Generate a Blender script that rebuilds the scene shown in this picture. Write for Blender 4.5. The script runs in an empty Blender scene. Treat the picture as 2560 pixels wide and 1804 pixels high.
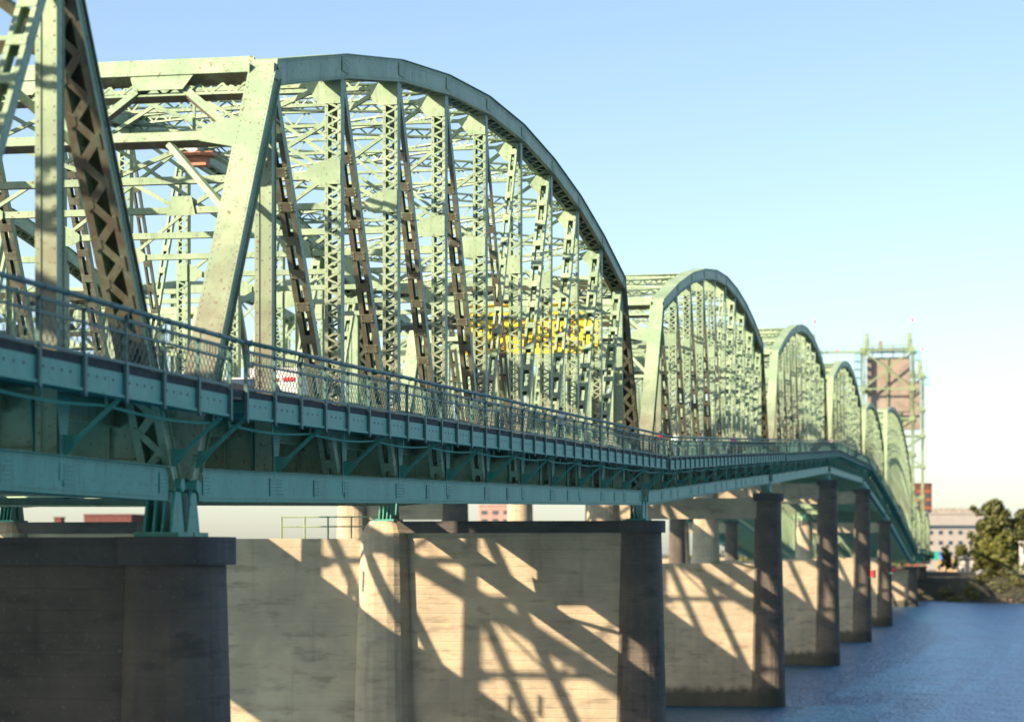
import bpy, math, random
from mathutils import Vector, Matrix
R = math.radians
random.seed(7)
scene = bpy.context.scene
C = scene.collection

# ------------------------------------------------------------------ camera, sky, sun, exposure
cam_d = bpy.data.cameras.new('camera'); cam = bpy.data.objects.new('camera', cam_d); C.objects.link(cam)
cam.location = (20.92, -60.70, 14.6)
cam.rotation_euler = (R(90), 0, R(11.205))
cam_d.sensor_width = 36; cam_d.sensor_fit = 'HORIZONTAL'; cam_d.lens = 85.0
cam_d.shift_y = (1380 - 902) / 2560
cam_d.clip_start = 0.5; cam_d.clip_end = 30000
cam_d.dof.use_dof = True; cam_d.dof.focus_distance = 94; cam_d.dof.aperture_fstop = 0.62
scene.camera = cam

SUN = Vector((-.705, -.525, .476)).normalized()          # towards the sun
world = bpy.data.worlds.new('World'); scene.world = world; world.use_nodes = True
nt = world.node_tree; nt.nodes.clear()
sky = nt.nodes.new('ShaderNodeTexSky'); sky.sky_type = 'NISHITA'; sky.sun_disc = False
sky.sun_elevation = math.asin(SUN.z); sky.sun_rotation = math.atan2(SUN.x, SUN.y)
sky.air_density = 0.85; sky.dust_density = 1.0; sky.ozone_density = 0.9; sky.altitude = 0
bg = nt.nodes.new('ShaderNodeBackground'); bg.inputs[1].default_value = 0.078
wo = nt.nodes.new('ShaderNodeOutputWorld')
nt.links.new(sky.outputs[0], bg.inputs[0]); nt.links.new(bg.outputs[0], wo.inputs[0])
sl = bpy.data.lights.new('sun', 'SUN'); sl.energy = 5.0; sl.angle = R(0.5); sl.color = (1.0, 0.83, 0.62)
so = bpy.data.objects.new('sun', sl); C.objects.link(so); so.location = (-80, -60, 120)
so.rotation_euler = (-SUN).to_track_quat('-Z', 'Y').to_euler()
vs = scene.view_settings; vs.view_transform = 'Standard'; vs.look = 'None'; vs.exposure = 1.6; vs.gamma = 1; vs.use_curve_mapping = False
scene.render.engine = 'CYCLES'
scene.cycles.max_bounces = 6; scene.cycles.diffuse_bounces = 3

# ------------------------------------------------------------------ materials
class NT:
    def __init__(s, name):
        s.m = bpy.data.materials.new(name); s.m.use_nodes = True; s.t = s.m.node_tree; s.t.nodes.clear()
        s.out = s.n('ShaderNodeOutputMaterial'); s.b = s.n('ShaderNodeBsdfPrincipled'); s.l(s.b.outputs[0], s.out.inputs[0])
        s.tc = s.n('ShaderNodeTexCoord')
    def n(s, t, **k):
        x = s.t.nodes.new(t)
        for a, b in k.items(): setattr(x, a, b)
        return x
    def l(s, a, b): s.t.links.new(a, b)
    def noise(s, scale, detail=4, vec=None, rough=.55):
        x = s.n('ShaderNodeTexNoise'); x.inputs['Scale'].default_value = scale; x.inputs['Detail'].default_value = detail
        x.inputs['Roughness'].default_value = rough
        s.l(vec or s.tc.outputs['Object'], x.inputs['Vector']); return x.outputs['Fac']
    def mapping(s, sc):
        x = s.n('ShaderNodeMapping'); x.inputs['Scale'].default_value = sc; s.l(s.tc.outputs['Object'], x.inputs[0]); return x.outputs[0]
    def rng(s, v, a, b, c=0, d=1, smooth=True):
        x = s.n('ShaderNodeMapRange'); x.interpolation_type = 'SMOOTHSTEP' if smooth else 'LINEAR'
        for i, q in enumerate((a, b, c, d)): x.inputs[i + 1].default_value = q
        s.l(v, x.inputs[0]); return x.outputs[0]
    def math(s, op, a, b):
        x = s.n('ShaderNodeMath', operation=op)
        for i, q in enumerate((a, b)):
            if isinstance(q, (int, float)): x.inputs[i].default_value = q
            else: s.l(q, x.inputs[i])
        return x.outputs[0]
    def mix(s, fac, a, b):
        x = s.n('ShaderNodeMix', data_type='RGBA')
        if isinstance(fac, (int, float)): x.inputs[0].default_value = fac
        else: s.l(fac, x.inputs[0])
        for i, q in ((6, a), (7, b)):
            if isinstance(q, tuple): x.inputs[i].default_value = (*q, 1)
            else: s.l(q, x.inputs[i])
        return x.outputs[2]
    def col(s, c):
        if isinstance(c, tuple): s.b.inputs['Base Color'].default_value = (*c, 1)
        else: s.l(c, s.b.inputs['Base Color'])
        return s
    def rough(s, r, metal=0, spec=.5):
        s.b.inputs['Roughness'].default_value = r; s.b.inputs['Metallic'].default_value = metal
        s.b.inputs['Specular IOR Level'].default_value = spec; return s
    def bump(s, h, strength, dist):
        x = s.n('ShaderNodeBump'); x.inputs['Strength'].default_value = strength; x.inputs['Distance'].default_value = dist
        s.l(h, x.inputs['Height']); s.l(x.outputs[0], s.b.inputs['Normal']); return s
    def sep(s, o):
        x = s.n('ShaderNodeSeparateXYZ'); s.l(o, x.inputs[0]); return x.outputs

def paint(name, a, b, grime_shade=(0.105, 0.073, 0.050), gtop=10.5, gmax=.88):
    k = NT(name)
    base = k.mix(k.rng(k.noise(.7, 6, rough=.65), .36, .64), a, b)
    base = k.mix(k.math('MULTIPLY', k.rng(k.noise(5, 4, k.mapping((1, 1, .12))), .52, .75), .5), base, (a[0]*.5, a[1]*.45, a[2]*.4))
    base = k.mix(k.math('MULTIPLY', k.rng(k.noise(7, 5), .60, .70), .8), base, (.095, .05, .03))
    if gmax > 0:
        z = k.sep(k.tc.outputs['Object'])[2]
        f = k.math('MULTIPLY', k.rng(z, 3.0, gtop, 1, 0), k.rng(z, 2.3, 3.2))
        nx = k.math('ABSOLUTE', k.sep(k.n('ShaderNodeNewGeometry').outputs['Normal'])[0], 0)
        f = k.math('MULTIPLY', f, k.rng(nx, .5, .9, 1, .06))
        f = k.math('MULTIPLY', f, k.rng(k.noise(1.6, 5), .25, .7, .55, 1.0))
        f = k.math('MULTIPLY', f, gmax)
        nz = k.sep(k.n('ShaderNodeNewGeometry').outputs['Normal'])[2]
        u = k.math('MULTIPLY', k.math('MULTIPLY', k.rng(nz, -.12, -.4), k.rng(z, 2.6, 3.4)), k.rng(z, 13, 18, gmax, gmax*.35))  # down-facing faces browner: grime, plus their shade put into the colour
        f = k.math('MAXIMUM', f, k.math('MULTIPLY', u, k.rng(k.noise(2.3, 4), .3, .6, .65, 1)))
        base = k.mix(f, base, grime_shade)
    k.col(base).rough(.55)
    k.bump(k.noise(9, 4), .25, .01)
    return k.m

def plain(name, c, rough=.7, var=.25, sc=2.0, metal=0, bump=0):
    k = NT(name)
    k.col(k.mix(k.rng(k.noise(sc, 5), .3, .7), tuple(x*(1-var) for x in c), tuple(min(1, x*(1+var)) for x in c))).rough(rough, metal)
    if bump: k.bump(k.noise(sc*4, 4), .4, bump)
    return k.m

M = {}
M['paint'] = paint('bridge_green_paint', (.19, .28, .165), (.275, .36, .22))
M['paint_shade'] = paint('bridge_green_paint_shade_teal', (.05, .27, .20), (.075, .31, .23), gmax=0)  # for bottom chord and walkway parts, teal shade put into the paint colour
M['paint_far'] = paint('bridge_green_paint_far', (.225, .31, .175), (.265, .345, .205), gmax=.45)
M['tower'] = paint('tower_green_paint', (.17, .235, .115), (.21, .275, .14), gmax=0)
M['rail'] = paint('railing_paint', (.045, .12, .10), (.06, .145, .12), gmax=0)
M['rivet'] = plain('rivet_paint', (.16, .18, .12), .5, .2)

def fascia():
    k = NT('fascia_paint')
    base = k.mix(k.rng(k.noise(1.4, 5), .3, .7), (.06, .26, .195), (.095, .31, .235))
    st = k.rng(k.noise(7, 4, k.mapping((1, 1, .06))), .56, .78)
    st = k.math('MULTIPLY', st, k.rng(k.noise(.7, 3), .4, .6, .1, .85))
    base = k.mix(st, base, (.04, .045, .042))
    k.col(base).rough(.55); return k.m
M['fascia'] = fascia()

def concrete(name, a, b, dark):
    k = NT(name)
    base = k.mix(k.rng(k.noise(.35, 6), .35, .65), a, b)
    base = k.mix(k.math('MULTIPLY', k.rng(k.noise(1.3, 5, k.mapping((.5, .5, 1.6))), .5, .72), .55), base, dark)
    base = k.mix(k.math('MULTIPLY', k.rng(k.noise(1.0, 5, k.mapping((.04, .04, 1.5))), .45, .7), .16), base, dark)
    st = k.math('MULTIPLY', k.rng(k.noise(2.2, 4, k.mapping((.6, .6, .07))), .52, .75), .4)
    base = k.mix(st, base, dark)
    z = k.sep(k.tc.outputs['Object'])[2]
    base = k.mix(k.math('MULTIPLY', k.rng(k.math('ADD', z, k.math('MULTIPLY', k.noise(1.2, 4), 1.6)), 1.9, 3.0, 1, 0), .88), base, (.035, .038, .024))
    base = k.mix(k.math('MULTIPLY', k.rng(k.noise(9, 5), .6, .8), .3), base, (.36, .31, .24))
    k.col(base).rough(.9)
    brd = k.n('ShaderNodeTexWave', wave_type='BANDS', bands_direction='Z'); brd.inputs['Scale'].default_value = .55; brd.inputs['Distortion'].default_value = .6; k.l(k.tc.outputs['Object'], brd.inputs[0])
    k.bump(k.math('ADD', k.noise(5, 6), k.math('MULTIPLY', k.rng(brd.outputs['Fac'], .0, .08), .6)), .6, .04); return k.m
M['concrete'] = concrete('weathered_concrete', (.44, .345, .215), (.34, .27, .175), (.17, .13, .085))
M['concrete_dark'] = concrete('dark_weathered_shaded_concrete', (.125, .098, .07), (.075, .062, .047), (.032, .027, .022))  # darker concrete of near columns; first pier walls carry their shade in it
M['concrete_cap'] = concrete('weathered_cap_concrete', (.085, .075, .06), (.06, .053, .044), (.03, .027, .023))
M['counterweight'] = plain('counterweight_concrete', (.235, .185, .145), .9, .22, .35, bump=.03)
M['dark'] = plain('dark_weathered_timber', (.02, .028, .026), .85, .4, 3)
M['asphalt'] = plain('asphalt', (.05, .05, .05), .9, .3, 1.5)
M['walk'] = plain('walkway_planks', (.16, .135, .11), .9, .3, 2)
M['barrier'] = plain('barrier_concrete', (.22, .20, .17), .9, .3, 1)
M['yellow'] = plain('sign_yellow', (.88, .55, .003), .45, .04, 3)
M['black'] = plain('black_paint', (.015, .015, .015), .5, .2)
M['white'] = plain('white_paint', (.6, .59, .57), .4, .05)
M['red'] = plain('red_paint', (.55, .03, .025), .45, .1)
M['rubber'] = plain('tyre_rubber', (.02, .02, .02), .9, .2)
M['chrome'] = plain('wheel_metal', (.4, .4, .42), .35, .1, metal=.9)
M['copper'] = plain('rusty_plate', (.42, .17, .09), .6, .3, 6)
def glass():
    k = NT('window_glass'); k.col((.03, .05, .07)).rough(.08, 0, .8); return k.m
M['glass'] = glass()
def carpaint(n, c):
    k = NT(n); k.col(c).rough(.25, .1, .6); k.b.inputs['Coat Weight'].default_value = .5; return k.m
M['car_blue'] = carpaint('car_paint_slate_blue', (.05, .09, .15)); M['car_silver'] = carpaint('car_paint_silver', (.45, .46, .48)); M['car_white'] = carpaint('car_paint_white', (.8, .8, .78))

def water():
    k = NT('river_water')
    n1 = k.noise(.22, 5, k.mapping((1.0, .45, 1)), .6); n2 = k.noise(1.9, 4, k.mapping((1, .5, 1)), .6)
    k.col(k.mix(k.rng(k.noise(.03, 4, k.mapping((1, .35, 1))), .35, .65), (.026, .17, .34), (.04, .215, .41))).rough(.3, .85, .3)
    k.b.inputs['IOR'].default_value = 1.33
    k.bump(k.math('ADD', n1, k.math('MULTIPLY', n2, .45)), 1.0, 1.3); return k.m
M['water'] = water()
def leafm(n, c, c2):
    k = NT(n); oi = k.noise(.6, 3); k.col(k.mix(k.rng(oi, .35, .65), c, c2)).rough(.6)
    k.b.inputs['Transmission Weight'].default_value = 0; return k.m
M['leaf'] = leafm('leaves_olive', (.10, .11, .02), (.18, .18, .03))
M['leaf_dark'] = leafm('leaves_dark', (.055, .066, .014), (.11, .11, .02))
M['leaf_light'] = leafm('leaves_light', (.09, .105, .016), (.15, .16, .028))
M['bark'] = plain('bark', (.10, .075, .05), .95, .3, 3)
M['ground'] = plain('bank_earth', (.06, .055, .028), .95, .4, .08)
M['scrub'] = leafm('dry_scrub', (.08, .072, .018), (.13, .11, .03))
M['rock'] = plain('bank_rocks', (.14, .095, .07), .95, .35, .7)

# ------------------------------------------------------------------ mesh helpers
XA, YA, ZA = Vector((1, 0, 0)), Vector((0, 1, 0)), Vector((0, 0, 1))
BOXF = ((0, 1, 3, 2), (4, 6, 7, 5), (0, 4, 5, 1), (2, 3, 7, 6), (0, 2, 6, 4), (1, 5, 7, 3))
class MB:
    def __init__(s): s.v = []; s.f = []
    def add(s, vs, fs):
        o = len(s.v); s.v.extend(vs); s.f.extend(tuple(i + o for i in q) for q in fs)
    def bar2(s, p, q, a, b, wa, wb):
        a = a * (wa / 2); b = b * (wb / 2)
        s.add([p - a - b, p - a + b, p + a - b, p + a + b, q - a - b, q - a + b, q + a - b, q + a + b], BOXF)
    def bar(s, p, q, w, h, up=ZA):
        p = Vector(p); q = Vector(q); d = (q - p).normalized()
        side = d.cross(up)
        if side.length < 1e-4: side = d.cross(XA)
        side.normalize(); u = side.cross(d)
        s.bar2(p, q, side, u, w, h)
    def box(s, x0, x1, y0, y1, z0, z1, G=0):
        p = [Vector((x, y, z + G*y)) for y in (y0, y1) for x in (x0, x1) for z in (z0, z1)]
        s.add([p[0], p[1], p[2], p[3], p[4], p[5], p[6], p[7]], BOXF)
    def prism(s, pts, ext):
        n = len(pts); pts = [Vector(p) for p in pts]; ext = Vector(ext)
        s.add(pts + [p + ext for p in pts], [tuple(range(n - 1, -1, -1)), tuple(range(n, 2*n))] + [(i, (i+1) % n, n + (i+1) % n, n + i) for i in range(n)])
    def tube(s, pts, r, n=6, cap=True):
        pts = [Vector(p) for p in pts]; o = len(s.v); rr = r if isinstance(r, (list, tuple)) else [r]*len(pts)
        for i, p in enumerate(pts):
            d = (pts[min(i+1, len(pts)-1)] - pts[max(i-1, 0)]).normalized()
            a = d.cross(ZA if abs(d.z) < .9 else XA).normalized(); b = a.cross(d)
            for k in range(n):
                t = 2*math.pi*k/n; s.v.append(p + (a*math.cos(t) + b*math.sin(t))*rr[i])
        for i in range(len(pts)-1):
            for k in range(n):
                s.f.append((o+i*n+k, o+i*n+(k+1) % n, o+(i+1)*n+(k+1) % n, o+(i+1)*n+k))
        if cap:
            s.f.append(tuple(o+k for k in range(n))[::-1]); e = o+(len(pts)-1)*n; s.f.append(tuple(e+k for k in range(n)))
    def rivet(s, p, nrm, r=.03):
        a = nrm.cross(ZA if abs(nrm.z) < .9 else XA).normalized()*r; b = nrm.cross(a)
        pts = [p + a, p + a*.3 + b*.95, p - a*.8 + b*.6, p - a*.8 - b*.6, p + a*.3 - b*.95, p + nrm*(r*.8)]
        s.add(pts, [(0, 1, 5), (1, 2, 5), (2, 3, 5), (3, 4, 5), (4, 0, 5)])
    def build(s, name, mat, parent=None, kind=None, smooth=False):
        me = bpy.data.meshes.new(name); me.from_pydata([tuple(v) for v in s.v], [], s.f)
        if mat: me.materials.append(M[mat] if isinstance(mat, str) else mat)
        if smooth: me.polygons.foreach_set('use_smooth', [True]*len(me.polygons))
        o = bpy.data.objects.new(name, me); C.objects.link(o)
        if parent: o.parent = parent
        if kind: o['kind'] = kind
        return o
class Pieces(MB):
    def __init__(s, name, mat, parent, single): super().__init__(); s.a = (name, mat, parent); s.single = single
    def flush(s):
        if s.single and s.v: MB.build(s, *s.a); s.v = []; s.f = []
    def prism(s, *k): MB.prism(s, *k); s.flush()
    def box(s, *k): MB.box(s, *k); s.flush()
    def bar2(s, *k): MB.bar2(s, *k); s.flush()
    def tube(s, *k): MB.tube(s, *k); s.flush()
    def done(s):
        if s.v: MB.build(s, s.a[0] + 's', s.a[1], s.a[2], 'stuff')
def tag(o, label, cat, group=None):
    o['label'] = label; o['category'] = cat
    if group: o['group'] = group
    return o
def thing(name, loc, label, cat, group=None, rz=0):
    o = bpy.data.objects.new(name, None); o.empty_display_size = .5; C.objects.link(o); o.location = loc; o.rotation_euler = (0, 0, rz)
    return tag(o, label, cat, group)

# ------------------------------------------------------------------ terrain and water
mb = MB(); mb.add([Vector(p) for p in ((-6000, -120, 0), (6000, -120, 0), (6000, 700, 0), (-6000, 700, 0))], [(0, 1, 2, 3)])
w = mb.build('water', 'water'); w['kind'] = 'structure'
# far bank: one sheet from under the water's edge to the horizon
def bank_h(x, y):
    e = 668 + 10*math.sin(x*.021) + 6*math.sin(x*.07+1) - (26 if x > 8 else 0)*min(1, (x-8)/14 if x > 8 else 0)
    t = y - e
    h = -2 + max(0, min(1, (t+8)/34))*9.5
    return h + .6*math.sin(x*.13+y*.05)*min(1, max(0, t/30))
mb = MB(); xs = [-6000, -2500, -1200] + [-700 + 20*i for i in range(28)] + [-140 + 6*i for i in range(54)] + [200, 260, 400, 800, 2500, 6000]
ys = [630 + 6*i for i in range(22)] + [780, 830, 900, 1000, 1300, 2500, 9000]
for y in ys:
    for x in xs: mb.v.append(Vector((x, y, bank_h(x, y))))
nx = len(xs)
for j in range(len(ys)-1):
    for i in range(nx-1): mb.f.append((j*nx+i, j*nx+i+1, (j+1)*nx+i+1, (j+1)*nx+i))
g = mb.build('ground', 'ground', smooth=True); g['kind'] = 'structure'

# ------------------------------------------------------------------ bridge spans
W = W1 = 15.6; W2 = 9.9        # truss spacing of the near and of the parallel bridge
def frame(p, q):
    d = (q - p); L = d.length; d = d / L; e2 = XA.cross(d).normalized(); return d, e2, L
def channels(mb, p, q, wx, dep, fl, t=.03):
    d, e2, L = frame(p, q)
    for sx in (-1, 1):
        c = XA*(sx*(wx/2 - t/2)); mb.bar2(p + c, q + c, XA, e2, t, dep - 2*t)
        for se in (-1, 1):
            c = XA*(sx*(wx/2 - fl/2)) + e2*(se*(dep/2 - t/2)); mb.bar2(p + c, q + c, XA, e2, fl, t)
def zig(p, q, gx, off, pitch, bw, s0, s1):
    """zigzag bars on one face of a member: list of (p,q,width dir,normal)"""
    d, e2, L = frame(p, q); out = []; s = s0; k = 0
    n = max(2, int((s1 - s0)/(pitch/2))); st = (s1 - s0)/n
    for k in range(n):
        a = -gx if k % 2 == 0 else gx
        P0 = p + d*(s0 + k*st) + XA*a + e2*(off + (.007 if k % 2 else 0)); P1 = p + d*(s0 + (k+1)*st) + XA*(-a) + e2*(off + (.007 if k % 2 else 0))
        out.append((P0, P1, e2))
    return out
def lay(mb, bars, bw, t=.012):
    for a, b, nrm in bars:
        dd = (b - a).normalized(); mb.bar2(a - dd*.03, b + dd*.03, dd.cross(nrm), nrm, bw, t)
def box_member(mb, p, q, wx, h, cover=True, side=True):
    d, e2, L = frame(p, q)
    for sx in (-1, 1):
        c = XA*(sx*wx/2); mb.bar2(p + c, q + c, XA, e2, .04, h)
        if side:
            for se in (-1, 1):
                c = XA*(sx*(wx/2 + .027)) + e2*(se*(h/2 - .075)); mb.bar2(p + c, q + c, XA, e2, .014, .13)
        c = XA*(sx*(wx/2 + .02)) - e2*(h/2 + .012); mb.bar2(p + c, q + c, XA, e2, .20, .022)
    c = e2*(h/2 + .014)
    if cover: mb.bar2(p + c, q + c, XA, e2, wx + .22, .026)

def span(y0, z0, z1, x0, tops, d, detail, walkway, label, group, gap=1.37):
    W = W1 if x0 > -10 else W2
    N = len(tops) + 1; S = N*d; G = (z1 - z0)/S
    near = detail >= 3; modern = x0 < -10
    root = thing('bridge_span', (x0, y0, z0), label, 'bridge span', group)
    pm = 'paint' if detail >= 2 else 'paint_far'
    def P(x, y, z): return Vector((x, y, z + G*y))
    mid = (N - 1)//2
    zb = .42; nbar = 0
    for side, x in ((0, 0.0), (1, -W)):
        D3 = near and side == 0
        Lj = [P(x, n*d, zb) for n in range(N+1)]; U = [None] + [P(x, n*d, tops[n-1] - .4) for n in range(1, N)] + [None]
        # end posts
        for (p, q) in ((Lj[0], U[1]), (U[N-1], Lj[N])):
            mb = MB(); box_member(mb, p, q, .62, .56); o = mb.build('end_post', pm, root)
            dd, e2, L = frame(p, q)
            if detail >= 2:
                lm = MB()      # wide plate lacing on the inner face
                n = int(L/.56)
                for k in range(n):
                    s = .6 + k*(L - 1.2)/n; st = (L-1.2)/n; a = -1 if k % 2 else 1
                    off = e2*(-.302 - (.008 if k % 2 else 0))
                    A = p + dd*s + off; B = p + dd*(s + st) + off
                    u_ = (B - XA*(a*.2) - A - XA*(a*.2)).normalized(); lm.bar2(A + XA*(a*.22), B - XA*(a*.22), u_.cross(e2), e2, .2, .014)
                    c = XA*(a*.235)
                    lm.prism([A + c - dd*.2 + XA*(a*.1), A + c + dd*.2 + XA*(a*.1), A + c + dd*.11 - XA*(a*.07), A + c - dd*.11 - XA*(a*.07)], e2*(-.016))
                lm.build('lacing', pm, o, 'stuff')
            if D3:
                rm = MB(); s = .4
                while s < L - .3:
                    for sx in (-1, 1): rm.rivet(p + dd*s + XA*(sx*.35) + e2*.307, e2, .03)
                    for se in (-1, 1): rm.rivet(p + dd*s + XA*.344 + e2*(se*.205), XA, .028)
                    s += .21
                rm.build('rivets', pm, o, 'stuff')
        # top chord
        for n in range(1, N-1):
            mb = MB(); p, q = U[n], U[n+1]; box_member(mb, p, q, .66, .74); o = mb.build('top_chord', pm, root)
            dd, e2, L = frame(p, q)
            if detail >= 2:
                lm = MB(); lay(lm, zig(p, q, .24, -.40, 1.1, .1, .5, L - .5), .10)
                for s in (.45, L - .45): lm.bar2(p + dd*(s-.25) - e2*.398, p + dd*(s+.25) - e2*.398, XA, e2, .6, .014)
                lm.build('lacing', pm, o, 'stuff')
            if D3:
                rm = MB(); s = .15
                while s < L:
                    for se in (-1, 1): rm.rivet(p + dd*s + XA*.366 + e2*(se*.295), XA, .026)
                    s += .3
                rm.build('rivets', pm, o, 'stuff')
        if detail >= 2:        # joint plates on the chord sides
            for n in range(1, N):
                c = U[n]
                for sx in (-1, 1):
                    mb = MB(); mb.bar2(c + XA*(sx*.372) - YA*.42 - ZA*(G*.4), c + XA*(sx*.372) + YA*.42, XA, ZA, .02, .44); o = mb.build('gusset_plate', pm, root)
                if D3:
                    rm = MB()
                    for i in range(6):
                        for j in range(4): rm.rivet(c + XA*.382 + YA*(-.35 + i*.14) + ZA*(-.16 + j*.107), XA, .024)
                    rm.build('rivets', pm, o, 'stuff')
        for n, (pp, hh) in ((1, (Lj[0], 1)), (N-1, (Lj[N], -1))):
            c = U[n]; nb = U[2] if n == 1 else U[N-2]
            ea = frame(pp, c)[1] if n == 1 else frame(c, pp)[1]; eb = frame(c, nb)[1] if n == 1 else frame(nb, c)[1]
            mb = MB(); mb.prism([c - XA*.435 + ea*.1, c - XA*.435 + ea*.312, c - XA*.435 + (ea + eb).normalized()*.415, c - XA*.435 + eb*.401, c - XA*.435 + eb*.1], XA*.87); mb.build('joint_cap', pm, root)
        # bottom chord
        for n in range(N):
            mb = MB(); e0 = .55 if n == 0 else 0; e1 = .55 if n == N-1 else 0
            p, q = Lj[n] + (Lj[n+1]-Lj[n])*(e0/d), Lj[n+1] - (Lj[n+1]-Lj[n])*(e1/d)
            dd, e2, L = frame(p, q)
            for sx in (-1, 1):
                c = XA*(sx*.30); mb.bar2(p + c, q + c, XA, e2, .03, .84)
                for se in (-1, 1):
                    c = XA*(sx*.322) + e2*(se*.345); mb.bar2(p + c, q + c, XA, e2, .014, .14)
                    c = XA*(sx*.33) + e2*(se*.43); mb.bar2(p + c, q + c, XA, e2, .2, .018)
            o = mb.build('bottom_chord', 'paint_shade' if (side == 0 and walkway) else pm, root)
            if D3:
                rm = MB(); s = .1
                while s < L:
                    for se in (-1, 1): rm.rivet(p + dd*s + XA*.33 + e2*(se*.345), XA, .022)
                    s += .19
                rm.build('rivets', 'rivet', o, 'stuff')
                pl = MB()
                for s0 in ((.0 if n else .3, .75), (L/2 + .2, L/2 + .75)) if n % 2 else ((.0 if n else .3, .75), (L - .65, L - .02)):
                    pl.bar2(p + dd*s0[0] + XA*.336, p + dd*s0[1] + XA*.336, XA, e2, .014, .52)
                o2 = pl.build('splice_plate', 'paint_shade', o)
                rm = MB()
                for s0 in ((.0 if n else .3, .75), (L/2 + .2, L/2 + .75)) if n % 2 else ((.0 if n else .3, .75), (L - .65, L - .02)):
                    for i in range(4):
                        for j in range(5): rm.rivet(p + dd*(s0[0] + .09 + i*.13) + XA*.344 + e2*(-.2 + j*.1), XA, .022)
                rm.build('rivets', 'rivet', o, 'stuff')
        # verticals
        for n in range(1, N):
            p = P(x, n*d, .84); q = U[n] - ZA*.3; L = (q - p).length; mb = MB()
            if n in (1, N-1):
                for sx in (-1, 1): mb.bar2(p + XA*(sx*.21), q + XA*(sx*.21), XA, YA, .03, .44)
                mb.bar2(p - YA*.2, q - YA*.2, XA, YA, .39, .03)
                for sx in (-1, 1):
                    for sy in (-1, 1): mb.bar2(p + XA*(sx*.19) + YA*(sy*.23), q + XA*(sx*.19) + YA*(sy*.23), XA, YA, .14, .02)
                o = mb.build('hanger', pm, root)
                if D3:
                    rm = MB(); s = .2
                    while s < L:
                        for sx in (-1, 1): rm.rivet(p + ZA*s + XA*(sx*.2) - YA*.24, -YA, .028)
                        for sy in (-1, 1): rm.rivet(p + ZA*s + YA*(sy*.15) + XA*.225, XA, .026)
                        s += .32
                    rm.build('rivets', 'rivet', o, 'stuff')
                continue
            if modern:
                for sx in (-1, 1): mb.bar2(p + XA*(sx*.2), q + XA*(sx*.2), XA, YA, .03, .40)
                mb.bar2(p, q, XA, YA, .37, .03); mb.build('vertical', pm, root); continue
            channels(mb, p, q, .54, .46, .11)
            o = mb.build('vertical', pm, root)
            # e2 for upward members points to -Y (towards the camera)
            pitch = .38 if detail >= 2 else .55
            fb = zig(p, q, .20, .238, pitch, .07, 2.2, L - .9); bb = zig(p, q, .20, -.245, pitch, .07, 2.2, L - .9)
            if D3 and n in (2, 3, 4, 5) and nbar + len(fb) <= 300 and detail == 4:
                for ba in fb:
                    lm = MB(); lay(lm, [ba], .07); lm.build('lacing_bar', pm, o); nbar += 1
                lm = MB(); lay(lm, bb, .07); lm.build('lacing', pm, o, 'stuff')
            else:
                lm = MB(); lay(lm, fb, .07)
                if detail >= 2 and n < 5: lay(lm, bb, .07)
                lm.build('lacing', pm, o, 'stuff')
            pl = MB()
            for (a, b) in ((1.75, 2.25), (L - .95, L - .15), (9.45, 10.25)):
                for sy in (-1, 1):
                    pl.bar2(p + ZA*a + YA*(sy*.252), p + ZA*b + YA*(sy*.252), XA, YA, .52, .014)
                    if near: pl.build('tie_plate', pm, o); pl = MB()
            if pl.v: pl.build('tie_plates', pm, o, 'stuff')
            if D3:
                rm = MB(); s = .2
                while s < L:
                    for sy in (-1, 1): rm.rivet(p + ZA*s + YA*(sy*.17) + XA*.27, XA, .024)
                    for sx in (-1, 1): rm.rivet(p + ZA*s + XA*(sx*.225) - YA*.237, -YA, .022)
                    s += .28
                rm.build('rivets', 'rivet', o, 'stuff')
        # diagonals
        dl = []
        for n in range(1, N-1):
            if n < mid: dl.append((U[n], Lj[n+1], .50))
            elif n > mid: dl.append((Lj[n], U[n+1], .50))
            else: dl += [(U[n], Lj[n+1], .34), (Lj[n], U[n+1], .33)]
        for p, q, wx in dl:
            dd, e2, L = frame(p, q); p = p + dd*.5; q = q - dd*.7; L -= 1.2
            thin = wx < .4
            if modern:
                mb = MB()
                for sx in (-1, 1): mb.bar2(p + XA*(sx*.2), q + XA*(sx*.2), XA, e2, .03, .36)
                mb.bar2(p, q, XA, e2, .37, .03); mb.build('diagonal', pm, root); continue
            mb = MB(); channels(mb, p, q, wx, .34 if not thin else .2, (.16 if q.z < p.z else .125) if not thin else .09); o = mb.build('diagonal', pm, root)
            n = int(L/1.15); hd = .17 if not thin else .1
            bm = MB()
            for k in range(n + 1):
                s = .35 + k*(L - .7)/n
                if D3 and not thin and detail == 4:
                    m2 = MB(); m2.bar2(p + dd*(s-.15) - e2*(hd+.008), p + dd*(s+.15) - e2*(hd+.008), XA, e2, wx - .02, .014)
                    m2.bar2(p + dd*(s-.15) + e2*(hd+.008), p + dd*(s+.15) + e2*(hd+.008), XA, e2, wx - .02, .014)
                    for se in (-1, 1):
                        for sx in (-1, 1):
                            for j in (-1, 0, 1): m2.rivet(p + dd*(s + j*.1) + XA*(sx*(wx/2-.075)) + e2*(se*(hd+.015)), e2*se, .026)
                    m2.build('batten_plate', pm, o)
                else:
                    for se in (-1, 1): bm.bar2(p + dd*(s-.15) + e2*(se*(hd+.008)), p + dd*(s+.15) + e2*(se*(hd+.008)), XA, e2, wx - .02, .014)
            if bm.v: bm.build('batten_plates', pm, o, 'stuff')
            if D3:
                rm = MB(); s = .3
                while s < L:
                    for se in (-1, 1): rm.rivet(p + dd*s + XA*(wx/2) + e2*(se*hd*.6), XA, .024)
                    s += .3
                rm.build('rivets', 'rivet', o, 'stuff')
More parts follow.
